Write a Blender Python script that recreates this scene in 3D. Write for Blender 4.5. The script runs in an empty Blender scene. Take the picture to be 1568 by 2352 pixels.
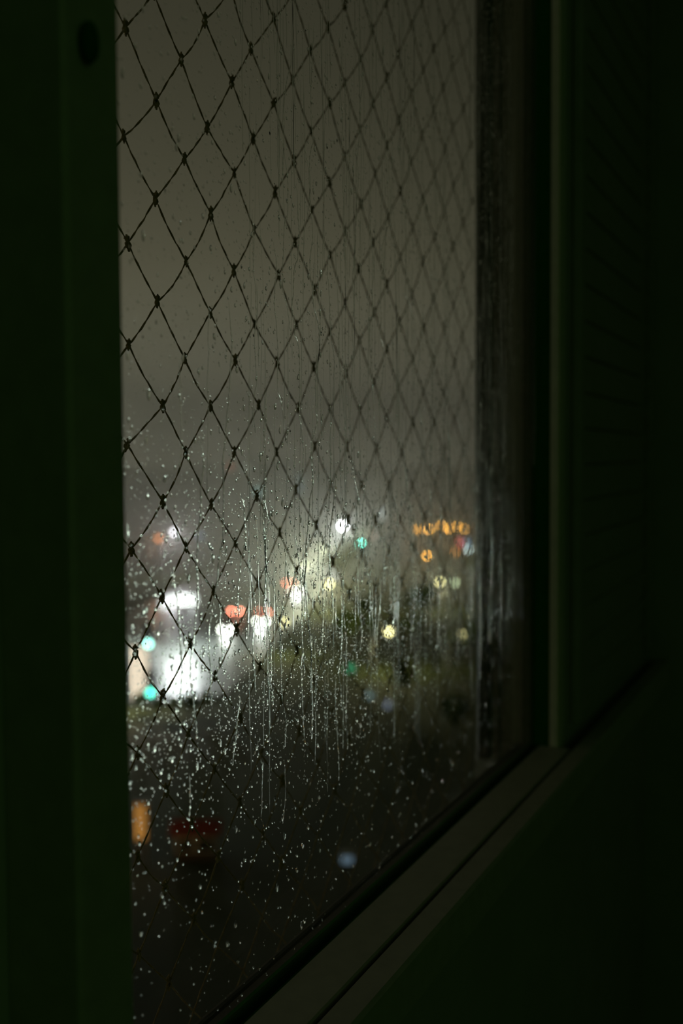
import bpy, math, random
import numpy as np
from mathutils import Matrix, Vector

random.seed(7)
rng = np.random.default_rng(11)
SC = bpy.context.scene
COL = SC.collection

# ------------------------------------------------------------------ camera
EYE = Vector((0.0, -0.40, 22.0))
YAW, PITCH, ROLL = math.radians(25.1), math.radians(2.9), math.radians(0.37)
FPX = 2485.0
cam_data = bpy.data.cameras.new('camera')
cam_data.sensor_fit = 'VERTICAL'
cam_data.sensor_height = 36.0
cam_data.lens = FPX / 2352.0 * 36.0
cam_data.clip_start = 0.02
cam_data.clip_end = 5000
cam_data.dof.use_dof = True
cam_data.dof.focus_distance = 0.86
cam_data.dof.aperture_fstop = 4.0
cam = bpy.data.objects.new('camera', cam_data)
COL.objects.link(cam)
ROT = (Matrix.Rotation(YAW - math.pi / 2, 4, 'Z') @ Matrix.Rotation(math.pi / 2 - PITCH, 4, 'X') @ Matrix.Rotation(-ROLL, 4, 'Z'))
cam.matrix_world = Matrix.Translation(EYE) @ ROT
SC.camera = cam

# ------------------------------------------------------------------ night sky lit by the city
world = bpy.data.worlds.new('night_sky')
SC.world = world
world.use_nodes = True
wn = world.node_tree
wn.nodes.clear()
w_out = wn.nodes.new('ShaderNodeOutputWorld')
w_bg = wn.nodes.new('ShaderNodeBackground')
w_tc = wn.nodes.new('ShaderNodeTexCoord')
w_sep = wn.nodes.new('ShaderNodeSeparateXYZ')
w_ramp = wn.nodes.new('ShaderNodeValToRGB')
w_ramp.color_ramp.interpolation = 'B_SPLINE'
el = w_ramp.color_ramp.elements
el[0].position, el[0].color = 0.0, (0.185, 0.175, 0.116, 1)
el[1].position, el[1].color = 1.0, (0.033, 0.032, 0.022, 1)
for p_, c_ in ((0.10, (0.112, 0.107, 0.071)), (0.25, (0.060, 0.058, 0.037)), (0.42, (0.037, 0.036, 0.023)), (0.65, (0.034, 0.033, 0.021))):
    e_ = el.new(p_)
    e_.color = (*c_, 1)
wn.links.new(w_tc.outputs['Generated'], w_sep.inputs[0])
wn.links.new(w_sep.outputs['Z'], w_ramp.inputs[0])
wn.links.new(w_ramp.outputs[0], w_bg.inputs[0])
w_bg.inputs[1].default_value = 1.0
wn.links.new(w_bg.outputs[0], w_out.inputs[0])

# ------------------------------------------------------------------ dim green fill added behind the camera to lift the room's dark tones
room_light = bpy.data.lights.new('room_fill_light', 'AREA')
room_light.shape = 'DISK'
room_light.size = 1.8
room_light.energy = 1.0
room_light.color = (0.36, 1.0, 0.18)
room_fill = bpy.data.objects.new('room_fill_light', room_light)
room_fill.location = (-0.75, -2.4, 22.3)
room_fill.rotation_euler = (math.radians(82), 0, math.radians(-30))
COL.objects.link(room_fill)

SC.cycles.volume_bounces = 2
SC.view_settings.view_transform = 'Standard'
SC.view_settings.look = 'None'
SC.view_settings.exposure = 0.0
SC.view_settings.gamma = 1.0
SC.view_settings.use_curve_mapping = False

# ------------------------------------------------------------------ materials
MATS = {}


def mat(name, col, rough=0.6, noise=0.25, scale=30.0, metal=0.0, spec=0.5, bump=0.0):
    if name in MATS:
        return MATS[name]
    m = bpy.data.materials.new(name)
    m.use_nodes = True
    nt = m.node_tree
    b = nt.nodes['Principled BSDF']
    b.inputs['Roughness'].default_value = rough
    b.inputs['Metallic'].default_value = metal
    b.inputs['Specular IOR Level'].default_value = spec
    tc = nt.nodes.new('ShaderNodeTexCoord')
    nz = nt.nodes.new('ShaderNodeTexNoise')
    nz.inputs['Scale'].default_value = scale
    nz.inputs['Detail'].default_value = 4
    rp = nt.nodes.new('ShaderNodeValToRGB')
    lo = tuple(c * (1 - noise) for c in col)
    hi = tuple(min(1, c * (1 + noise)) for c in col)
    rp.color_ramp.elements[0].position = 0.3
    rp.color_ramp.elements[0].color = (*lo, 1)
    rp.color_ramp.elements[1].position = 0.7
    rp.color_ramp.elements[1].color = (*hi, 1)
    nt.links.new(tc.outputs['Object'], nz.inputs['Vector'])
    nt.links.new(nz.outputs['Fac'], rp.inputs[0])
    nt.links.new(rp.outputs[0], b.inputs['Base Color'])
    if bump:
        bp = nt.nodes.new('ShaderNodeBump')
        bp.inputs['Strength'].default_value = bump
        nt.links.new(nz.outputs['Fac'], bp.inputs['Height'])
        nt.links.new(bp.outputs[0], b.inputs['Normal'])
    MATS[name] = m
    return m


def glow(name, col, strength):
    if name in MATS:
        return MATS[name]
    m = bpy.data.materials.new(name)
    m.use_nodes = True
    nt = m.node_tree
    nt.nodes.clear()
    o = nt.nodes.new('ShaderNodeOutputMaterial')
    e = nt.nodes.new('ShaderNodeEmission')
    e.inputs[0].default_value = (*col, 1)
    e.inputs[1].default_value = strength
    nt.links.new(e.outputs[0], o.inputs[0])
    MATS[name] = m
    return m


def water_mat():
    m = bpy.data.materials.new('rain_water')
    m.use_nodes = True
    nt = m.node_tree
    nt.nodes.clear()
    o = nt.nodes.new('ShaderNodeOutputMaterial')
    g = nt.nodes.new('ShaderNodeBsdfGlass')
    g.inputs['IOR'].default_value = 1.333
    g.inputs['Roughness'].default_value = 0.0
    g.inputs['Color'].default_value = (0.97, 1.0, 0.98, 1)
    nt.links.new(g.outputs[0], o.inputs[0])
    return m


def pane_mat():
    m = bpy.data.materials.new('window_glass')
    m.use_nodes = True
    nt = m.node_tree
    nt.nodes.clear()
    N = nt.nodes.new
    o = N('ShaderNodeOutputMaterial')
    t = N('ShaderNodeBsdfTransparent')
    t.inputs[0].default_value = (0.985, 0.982, 0.97, 1)
    g = N('ShaderNodeBsdfGlossy')
    g.inputs['Roughness'].default_value = 0.0
    geo = N('ShaderNodeNewGeometry')
    dt = N('ShaderNodeVectorMath')
    dt.operation = 'DOT_PRODUCT'
    ab = N('ShaderNodeMath')
    ab.operation = 'ABSOLUTE'
    om = N('ShaderNodeMath')
    om.operation = 'SUBTRACT'
    om.inputs[0].default_value = 1.0
    pw = N('ShaderNodeMath')
    pw.operation = 'POWER'
    pw.inputs[1].default_value = 5.0
    ma = N('ShaderNodeMath')
    ma.operation = 'MULTIPLY_ADD'
    ma.inputs[1].default_value = 0.96
    ma.inputs[2].default_value = 0.04
    mx = N('ShaderNodeMixShader')
    L = nt.links.new
    L(geo.outputs['Normal'], dt.inputs[0])
    L(geo.outputs['Incoming'], dt.inputs[1])
    L(dt.outputs['Value'], ab.inputs[0])
    L(ab.outputs[0], om.inputs[1])
    L(om.outputs[0], pw.inputs[0])
    L(pw.outputs[0], ma.inputs[0])
    L(ma.outputs[0], mx.inputs[0])
    L(t.outputs[0], mx.inputs[1])
    L(g.outputs[0], mx.inputs[2])
    L(mx.outputs[0], o.inputs[0])
    return m


WATER = water_mat()
GLASS = pane_mat()
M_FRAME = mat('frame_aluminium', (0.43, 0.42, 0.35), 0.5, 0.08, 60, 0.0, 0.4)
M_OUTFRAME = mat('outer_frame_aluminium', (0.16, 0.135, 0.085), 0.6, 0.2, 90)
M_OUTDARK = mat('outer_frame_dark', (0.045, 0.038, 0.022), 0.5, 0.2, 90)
M_RUBBER = mat('black_rubber', (0.010, 0.13, 0.004), 0.8, 0.1, 80, 0, 0.1)
M_WALL = mat('painted_wall', (0.40, 0.41, 0.36), 0.9, 0.06, 14, 0, 0.2)
M_FLOOR = mat('wood_floor', (0.16, 0.12, 0.07), 0.5, 0.3, 6)
M_SLAT = mat('slat_paint', (0.38, 0.38, 0.33), 0.65, 0.08, 40)
M_ROPE = mat('brown_twine', (0.26, 0.19, 0.08), 0.95, 0.4, 400, 0, 0.1)
M_METAL = mat('dark_metal', (0.05, 0.05, 0.05), 0.4, 0.1, 20, 0.6)
M_EXT = mat('exterior_render', (0.16, 0.155, 0.13), 0.9, 0.15, 8)


# ------------------------------------------------------------------ mesh helpers
def link(name, me, m, parent=None):
    o = bpy.data.objects.new(name, me)
    COL.objects.link(o)
    if m is not None and not me.materials:
        me.materials.append(m)
    if parent is not None:
        o.parent = parent
    return o


def tag(o, label=None, cat=None, group=None, kind=None):
    if label:
        o['label'] = label
    if cat:
        o['category'] = cat
    if group:
        o['group'] = group
    if kind:
        o['kind'] = kind
    return o


def empty(name, loc, rz=0.0):
    o = bpy.data.objects.new(name, None)
    o.empty_display_size = 0.1
    o.location = loc
    o.rotation_euler = (0, 0, rz)
    COL.objects.link(o)
    return o


class MB:
    def __init__(self):
        self.v, self.f, self.s = [], [], []

    def add(self, v, f, smooth=False):
        n = len(self.v)
        self.v += [tuple(p) for p in v]
        self.f += [tuple(i + n for i in q) for q in f]
        self.s += [smooth] * len(f)

    def box(self, x0, x1, y0, y1, z0, z1, b=0.0):
        if b <= 0:
            v = [(x, y, z) for x in (x0, x1) for y in (y0, y1) for z in (z0, z1)]
            f = [(0, 1, 3, 2), (4, 6, 7, 5), (0, 4, 5, 1), (2, 3, 7, 6), (0, 2, 6, 4), (1, 5, 7, 3)]
            self.add(v, f)
            return self
        # chamfered box: 24 vertices
        X, Y, Z = (x0, x1), (y0, y1), (z0, z1)
        v, ix = [], {}
        for i in (0, 1):
            for j in (0, 1):
                for k in (0, 1):
                    si, sj, sk = (1 - 2 * i), (1 - 2 * j), (1 - 2 * k)
                    for a, p in (('x', (X[i], Y[j] + sj * b, Z[k] + sk * b)), ('y', (X[i] + si * b, Y[j], Z[k] + sk * b)), ('z', (X[i] + si * b, Y[j] + sj * b, Z[k]))):
                        ix[i, j, k, a] = len(v)
                        v.append(p)
        f = []
        for i in (0, 1):
            q = [ix[i, j, k, 'x'] for j, k in ((0, 0), (1, 0), (1, 1), (0, 1))]
            f.append(q if i else q[::-1])
            q = [ix[j, i, k, 'y'] for j, k in ((0, 0), (0, 1), (1, 1), (1, 0))]
            f.append(q if i else q[::-1])
            q = [ix[j, k, i, 'z'] for j, k in ((0, 0), (1, 0), (1, 1), (0, 1))]
            f.append(q if i else q[::-1])
        for j in (0, 1):
            for k in (0, 1):
                f.append([ix[0, j, k, 'y'], ix[1, j, k, 'y'], ix[1, j, k, 'z'], ix[0, j, k, 'z']])
                f.append([ix[j, 0, k, 'x'], ix[j, 1, k, 'x'], ix[j, 1, k, 'z'], ix[j, 0, k, 'z']])
                f.append([ix[j, k, 0, 'x'], ix[j, k, 1, 'x'], ix[j, k, 1, 'y'], ix[j, k, 0, 'y']])
        for i in (0, 1):
            for j in (0, 1):
                for k in (0, 1):
                    f.append([ix[i, j, k, a] for a in 'xyz'])
        self.add(v, f)
        return self

    def lathe(self, prof, n=16, c=(0, 0, 0), axis='z', smooth=True):
        v, f = [], []
        for r, h in prof:
            for k in range(n):
                a = 2 * math.pi * k / n
                p = (r * math.cos(a), r * math.sin(a), h)
                if axis == 'y':
                    p = (p[0], p[2], p[1])
                elif axis == 'x':
                    p = (p[2], p[0], p[1])
                v.append((p[0] + c[0], p[1] + c[1], p[2] + c[2]))
        for i in range(len(prof) - 1):
            for k in range(n):
                a, b = i * n + k, i * n + (k + 1) % n
                f.append((a, b, b + n, a + n))
        f.append(tuple(range(n))[::-1])
        f.append(tuple(range((len(prof) - 1) * n, len(prof) * n)))
        self.add(v, f, smooth)
        return self

    def tube(self, pts, r, n=8, smooth=True, cap=True):
        pts = [Vector(p) for p in pts]
        rs = r if isinstance(r, (list, tuple)) else [r] * len(pts)
        v, f = [], []
        up = Vector((0, 0, 1))
        for i, p in enumerate(pts):
            d = (pts[min(i + 1, len(pts) - 1)] - pts[max(i - 1, 0)]).normalized()
            s = d.cross(up)
            if s.length < 0.05:
                s = d.cross(Vector((1, 0, 0)))
            s.normalize()
            t = s.cross(d)
            for k in range(n):
                a = 2 * math.pi * k / n
                v.append(p + (s * math.cos(a) + t * math.sin(a)) * rs[i])
        for i in range(len(pts) - 1):
            for k in range(n):
                a, b = i * n + k, i * n + (k + 1) % n
                f.append((a, b, b + n, a + n))
        if cap:
            f.append(tuple(range(n))[::-1])
            f.append(tuple(range((len(pts) - 1) * n, len(pts) * n)))
        self.add(v, f, smooth)
        return self

    def mesh(self, name):
        me = bpy.data.meshes.new(name)
        me.from_pydata(self.v, [], self.f)
        me.polygons.foreach_set('use_smooth', self.s)
        me.update()
        return me

    def build(self, name, m, parent=None):
        return link(name, self.mesh(name), m, parent)


def copy_tree(o, parent=None):
    c = o.copy()
    COL.objects.link(c)
    if parent is not None:
        c.parent = parent
    for ch in list(o.children):
        copy_tree(ch, c)
    return c


R3 = ROT.to_3x3()


def ray(px, py):
    return (R3 @ Vector(((px - 784) / FPX, -(py - 1176) / FPX, -1.0)))


def at_height(px, py, h):
    d = ray(px, py)
    return EYE + d * ((h - EYE.z) / d.z)


def at_depth(px, py, z):
    return EYE + ray(px, py) * z


FWD = Vector((math.cos(YAW), math.sin(YAW), 0))
RGT = Vector((math.sin(YAW), -math.cos(YAW), 0))


def town(lat, dep, h=0.0):
    """a point of the town: metres to the side and ahead of the window, at height h"""
    return Vector((EYE.x, EYE.y, 0)) + FWD * dep + RGT * lat + Vector((0, 0, h))


# ------------------------------------------------------------------ room shell
SILL = 22.0 - 0.412
TOP = 23.05
FLOOR_Z = 20.55
CEIL_Z = 23.25
X0, X1 = -1.6, 2.24       # left and right wall faces
OPL, OPR = 0.440, 1.535   # window opening
tag(MB().box(X0 - 0.2, X1 + 0.2, -3.4, 0.10, FLOOR_Z - 0.2, FLOOR_Z).build('floor', M_FLOOR), kind='structure')
tag(MB().box(X0 - 0.2, X1 + 0.2, -3.4, 0.10, CEIL_Z, CEIL_Z + 0.2).build('ceiling', M_WALL), kind='structure')
wf = MB()
wf.box(X0 - 0.2, OPL, -0.002, 0.10, FLOOR_Z, CEIL_Z)
wf.box(X0 - 0.2, OPL, -0.034, -0.002, FLOOR_Z, SILL - 0.05)
wf.box(OPR, X1 + 0.2, -0.034, 0.10, FLOOR_Z, CEIL_Z)
wf.box(OPL, OPR, -0.034, 0.02, FLOOR_Z, SILL - 0.065)
wf.box(OPL, OPR, -0.034, 0.10, TOP + 0.05, CEIL_Z)
tag(wf.build('wall_front', M_WALL), kind='structure')
tag(MB().box(X0 - 0.2, X1 + 0.2, -3.4, -3.3, FLOOR_Z, CEIL_Z).build('wall_back', M_WALL), kind='structure')
tag(MB().box(X0 - 0.2, X0, -3.3, -0.034, FLOOR_Z, CEIL_Z).build('wall_left', M_WALL), kind='structure')
tag(MB().box(X1, X1 + 0.2, -3.3, -0.034, FLOOR_Z, CEIL_Z).build('wall_right', M_WALL), kind='structure')
tag(MB().box(X0, X1, -0.047, -0.0345, FLOOR_Z, FLOOR_Z + 0.08, 0.003).build('baseboard_front', M_FRAME), kind='structure')

# ------------------------------------------------------------------ window
win = tag(empty('window_1', (0.4, 0.0, SILL)), kind='structure')
win.location = (0, 0, 0)


def wpart(name, m, *boxes, b=0.0015):
    mb = MB()
    for q in boxes:
        mb.box(*q, b)
    return mb.build(name, m, win)


POST_L, POST_R = 0.431, 0.4765
GT = 0.005
wpart('glass_pane', GLASS, (POST_R - 0.012, 1.50, 0.0, GT, SILL - 0.006, TOP), b=0)
# inner rail, joint and sill nosing under the pane
wpart('bottom_rail', M_FRAME, (POST_R, 1.50, -0.0505, -0.0060, SILL - 0.03, SILL))
wpart('window_sill', M_FRAME, (X0, X1, -0.081, -0.0535, SILL - 0.045, SILL), b=0.003)
wpart('rail_joint', M_RUBBER, (OPL, OPR, -0.0534, -0.0506, SILL - 0.03, SILL - 0.006), b=0)
# recessed black glazing channel, bottom and right
wpart('glazing_gasket', M_RUBBER, (POST_R, 1.50, -0.0058, -0.0005, SILL - 0.05, SILL - 0.005), b=0)
wpart('glazing_gasket', M_RUBBER, (1.506, OPR, -0.0200, 0.004, SILL - 0.01, TOP), b=0)
wpart('outer_gasket', M_RUBBER, (OPL, 1.50, GT + 0.0003, 0.0085, SILL - 0.05, SILL + 0.002), b=0)
# right stile inside: sky light through the pane painted in as lighter aluminium
wpart('right_stile', mat('frame_aluminium_lit', (0.66, 0.63, 0.52), 0.5, 0.06, 60), (1.50, OPR, -0.0335, -0.0205, SILL - 0.05, TOP), b=0.002)
wpart('head_rail', M_FRAME, (OPL, OPR, -0.0335, 0.05, TOP, TOP + 0.05))
# meeting post, its two steps and the weather strip
post = wpart('meeting_post', M_FRAME, (POST_L, POST_R, -0.050, -0.0005, SILL, TOP), (POST_L + 0.004, POST_R - 0.004, GT + 0.0005, 0.045, SILL, TOP), b=0.0025)
knob = MB().lathe([(0.0035, 0.0), (0.0050, 0.0015), (0.0056, 0.004), (0.0050, 0.0065), (0.0030, 0.0078)], 20, (0, 0, 0), 'y')
lk = knob.build('latch_knob', M_RUBBER, win)
lk.scale = (1, -1, 1.9)
# outer frame seen through the wet pane
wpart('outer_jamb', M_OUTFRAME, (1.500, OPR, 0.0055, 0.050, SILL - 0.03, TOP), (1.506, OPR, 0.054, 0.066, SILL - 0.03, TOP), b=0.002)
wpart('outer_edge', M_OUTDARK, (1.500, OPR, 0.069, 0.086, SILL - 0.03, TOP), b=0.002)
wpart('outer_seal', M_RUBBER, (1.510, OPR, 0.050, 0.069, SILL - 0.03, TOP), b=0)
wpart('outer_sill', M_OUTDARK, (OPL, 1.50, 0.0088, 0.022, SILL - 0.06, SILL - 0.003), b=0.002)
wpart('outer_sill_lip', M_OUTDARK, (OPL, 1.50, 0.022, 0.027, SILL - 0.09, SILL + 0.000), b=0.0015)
# knob location on the post face
d = ray(190, 100)
lk.location = EYE + d * ((-0.050 - EYE.y) / d.y)

# ------------------------------------------------------------------ louvred panel on the wall beside the window
shutter = tag(empty('louvred_panel', (1.56, -0.0345, SILL + 0.02)), 'dark louvred panel of wide horizontal slats in the corner right of the window', 'louvre')
sx0, sx1, sz0, sz1 = 0.005, X1 - 1.56 - 0.004, 0.0, TOP - SILL
MB().box(sx0, sx0 + 0.03, -0.014, -0.0005, sz0, sz1, 0.002).build('side_rail', M_SLAT, shutter)
MB().box(sx1 - 0.03, sx1, -0.010, -0.0005, sz0, sz1, 0.002).build('side_rail', M_SLAT, shutter)
sl = MB()
prof = [(-0.0010, 0.0), (-0.0076, 0.0018), (-0.0088, 0.0050), (-0.0082, 0.0100), (-0.0058, 0.0525), (-0.0010, 0.0533)]
v_, f_ = [], []
for x in (sx0 + 0.03, sx1 - 0.03):
    v_ += [(x - (0.10 if x > 0.3 and z < 0.03 else 0.0), y, z) for y, z in prof]
n_ = len(prof)
for i in range(n_):
    j = (i + 1) % n_
    f_.append((i, i + n_, j + n_, j))
f_.append(tuple(range(n_)))
f_.append(tuple(range(n_, 2 * n_))[::-1])
sl.add(v_, f_)
slat_me = sl.mesh('slat')
for k in range(27):
    o = link('slat', slat_me, M_SLAT, shutter)
    o.location.z = 0.004 + 0.0535 * k

# ------------------------------------------------------------------ safety net of knotted twine outside the pane
NETY = 0.094
PX, PZ = 0.0392, 0.0397       # half a mesh across and up
NX0, NZ0 = 0.677, 22.0 + 0.0076
net = tag(empty('safety_net', (0.9, NETY, 22.0)), 'brown knotted twine safety net of diamond meshes hung outside the wet window', 'net')
net.location = (0, NETY, 0)
KX = range(-9, 22)
KZ = range(-13, 26)
kp = {}
for i in KX:
    for j in KZ:
        if (i + j) % 2 == 0:
            x = NX0 + i * PX + random.gauss(0, 0.0016)
            z = NZ0 + j * PZ + random.gauss(0, 0.0018) - 0.004 * math.sin(i * 0.5 + j * 0.21)
            kp[i, j] = Vector((x, random.gauss(0, 0.0008), z))


def strand(points, seed):
    """one diagonal cord: two plies twisted about a sagging line that runs from knot to knot"""
    r = random.Random(seed)
    mb = MB()
    path = []
    for a, b in zip(points[:-1], points[1:]):
        L = (b - a).length
        n = 9
        sag = r.uniform(0.0004, 0.0028)
        side = r.gauss(0, 0.0009)
        for k in range(n):
            t = k / n
            q = a.lerp(b, t)
            w = math.sin(math.pi * t)
            path.append(q + Vector((side * w, r.gauss(0, 0.0001), -sag * w + r.gauss(0, 0.00018))))
    path.append(points[-1])
    for s in (0, math.pi):
        pl = []
        rr = []
        for k, p in enumerate(path):
            a = s + k * 1.15
            d_ = (path[min(k + 1, len(path) - 1)] - path[max(k - 1, 0)]).normalized()
            u = d_.cross(Vector((0, 1, 0))).normalized()
            pl.append(p + u * (0.00040 * math.cos(a)) + Vector((0, 0.00040 * math.sin(a), 0)))
            rr.append(0.00049 * r.uniform(0.85, 1.15))
        mb.tube(pl, rr, 5)
    return mb


for s0 in range(-40, 60):
    for sg in (1, -1):
        pts = [kp[i, j] for i in KX for j in KZ if (i + j) % 2 == 0 and (i - sg * j) == s0]
        if len(pts) > 1 and pts[-1].x > 0.60:
            pts.sort(key=lambda q: q.x)
            strand(pts, s0 * 7 + sg).build('cord', M_ROPE, net)


def knot_mesh(seed):
    r = random.Random(seed)
    mb = MB()
    # two tight turns round the crossing and a bight above them
    for off, rad, h in ((-0.0030, 0.0016, 0.0022), (0.0030, 0.0016, 0.0022), (0.0, 0.0019, 0.0046)):
        pts = []
        for k in range(15):
            a = 2 * math.pi * k / 14
            pts.append((rad * math.cos(a) + r.gauss(0, .0002), 0.0010 * math.sin(2 * a + off * 900), off + h * 0.5 * math.sin(a) * 1.5))
        mb.tube(pts, [0.00095 * r.uniform(0.8, 1.25) for _ in pts], 6, cap=False)
    for sx in (-1, 1):
        pts = [(sx * 0.0009 + r.gauss(0, .0002), 0.0006 * sx, z) for z in (-0.0062, -0.003, 0.0, 0.003, 0.0064)]
        mb.tube(pts, [0.0008, 0.0012, 0.0011, 0.0012, 0.0008], 6)
    return mb.mesh('knot')


knots = [knot_mesh(k) for k in range(4)]
nk = 0
for (i, j), p in sorted(kp.items(), key=lambda q: abs(q[0][1] - 4) + max(0, q[0][0]) * .3):
    if p.x < 0.62 or p.x > 1.50 or nk >= 290:
        continue
    nk += 1
    o = link('knot', random.choice(knots), M_ROPE, net)
    o.location = p
    s = random.uniform(0.66, 0.94)
    o.scale = (s * random.uniform(0.85, 1.2) * 1.15, s, s * 1.1)
    o.rotation_euler = (0, random.gauss(0, 0.2), random.choice((0, math.pi)))

# ------------------------------------------------------------------ rain on the outside of the pane
WY = GT + 0.00012
NSEG, RINGS = 8, (1.0, 0.82, 0.45)


def drop_arrays(cx, cz, rx, rz, h, rot, wob):
    """domes of water with flat backs; all arguments are arrays"""
    n = len(cx)
    a = np.arange(NSEG) * 2 * math.pi / NSEG
    rad = 1 + wob[:, None] * (np.sin(2 * a[None] + rot[:, None] * 9) * 0.5 + np.sin(3 * a[None] + rot[:, None] * 17) * 0.5)
    u = np.cos(a)[None] * rad * rx[:, None]
    w = np.sin(a)[None] * rad * rz[:, None]
    # heavier below: widen the lower half a little
    w = w - 0.18 * rz[:, None] * (1 - np.abs(np.sin(a)))[None] * np.minimum(1, rz / rx - 0.9)[:, None]
    cu, su = np.cos(rot * 0.25)[:, None], np.sin(rot * 0.25)[:, None]
    uu, ww = u * cu - w * su, u * su + w * cu
    rings = []
    for q in RINGS:
        y = h * (1 - q * q) ** 0.85
        rings.append(np.stack([cx[:, None] + uu * q, np.broadcast_to(WY + y[:, None], uu.shape), cz[:, None] + ww * q], -1))
    top = np.stack([cx, WY + h, cz], -1)[:, None]
    base = rings[0].copy()
    V = np.concatenate(rings + [top, base], 1)            # per drop
    per = V.shape[1]
    faces = []
    for i in range(len(RINGS) - 1):
        for k in range(NSEG):
            a0, b0 = i * NSEG + k, i * NSEG + (k + 1) % NSEG
            # outward normal is +Y
            faces.append((a0, a0 + NSEG, b0 + NSEG))
            faces.append((a0, b0 + NSEG, b0))
    t = len(RINGS) * NSEG
    l0 = (len(RINGS) - 1) * NSEG
    for k in range(NSEG):
        faces.append((l0 + k, t, l0 + (k + 1) % NSEG))
    b_ = t + 1
    for k in range(1, NSEG - 1):
        faces.append((b_, b_ + k, b_ + k + 1))
    F = np.array(faces)
    nsm = (len(RINGS) - 1) * NSEG * 2 + NSEG
    smooth = np.zeros(len(F), bool)
    smooth[:nsm] = True
    AF = (F[None] + (np.arange(n) * per)[:, None, None]).reshape(-1, 3)
    return V.reshape(-1, 3), AF, np.tile(smooth, n)


def tri_mesh(name, V, F, S):
    me = bpy.data.meshes.new(name)
    me.vertices.add(len(V))
    me.vertices.foreach_set('co', V.astype(np.float32).ravel())
    me.loops.add(F.size)
    me.loops.foreach_set('vertex_index', F.astype(np.int32).ravel())
    me.polygons.add(len(F))
    me.polygons.foreach_set('loop_start', np.arange(0, F.size, 3, dtype=np.int32))
    me.polygons.foreach_set('use_smooth', S)
    me.update(calc_edges=True)
    me.validate()
    return me


def density(z):
    return np.interp(z - 22.0, [-0.41, -0.37, -0.30, -0.24, -0.19, -0.07, -0.03, 0.05, 0.6], [0.05, 0.06, 0.10, 0.32, 0.95, 1.0, 0.50, 0.30, 0.34])


ND = 112000
x = 0.50 + 0.998 * rng.uniform(0, 1, ND) ** 0.8
z = rng.uniform(SILL + 0.004, 22.62, ND)
ok = rng.uniform(0, 1, ND) < density(z)
x, z = x[ok], z[ok]
r = np.clip(rng.lognormal(math.log(0.00050), 0.48, len(x)), 0.00022, 0.0016)
# bigger, sparser drops near the foot of the pane
r = r * np.interp(z - 22.0, [-0.41, -0.25, -0.1], [1.5, 1.15, 1.0])
asp = rng.uniform(0.9, 1.6, len(x))
hh = r * rng.uniform(0.34, 0.62, len(x))
rot = rng.uniform(-1.5, 1.5, len(x))
wob = rng.uniform(0.02, 0.16, len(x))
V, F, S = drop_arrays(x, z, r, r * asp, hh, rot, wob)
fine = link('fine_raindrops', tri_mesh('fine_raindrops', V, F, S), WATER)
tag(fine, 'thousands of fine raindrops speckled over the outside of the window pane', 'raindrops', kind='stuff')

# the larger single drops
NSEG, RINGS = 16, (1.0, 0.93, 0.8, 0.55, 0.28)
drop_me = []
for k in range(8):
    one = np.array([1.0])
    V, F, S = drop_arrays(one * 0, one * 0, one * rng.uniform(0.8, 1.1), one * rng.uniform(1.1, 1.9), one * rng.uniform(0.40, 0.6), one * rng.uniform(-1.2, 1.2), one * rng.uniform(0.08, 0.26))
    V[:, 1] -= WY
    drop_me.append(tri_mesh('raindrop', V, F, S))
nd = 0
while nd < 290:
    xx = random.uniform(0.55, 1.40)
    if random.random() > 0.75 / (1 + 2.0 * (xx - 0.5)):
        continue
    zz = random.uniform(SILL + 0.02, 22.45)
    if random.random() > float(density(np.array(zz))) + 0.12:
        continue
    s = random.uniform(0.0012, 0.0022)
    o = link('raindrop', random.choice(drop_me), WATER)
    o.location = (xx, WY + 0.00002, zz)
    o.scale = (s, s, s)
    tag(o, 'large single raindrop clinging to the outside of the dark window pane', 'raindrop', 'large raindrops on the window pane')
    nd += 1


def glass_x(px):
    return 0.40 / math.tan(YAW - math.atan((px - 784) / FPX))


def glass_z(px, py):
    dd = ray(px, py)
    return EYE.z + dd.z * (-EYE.y / dd.y)


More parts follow.
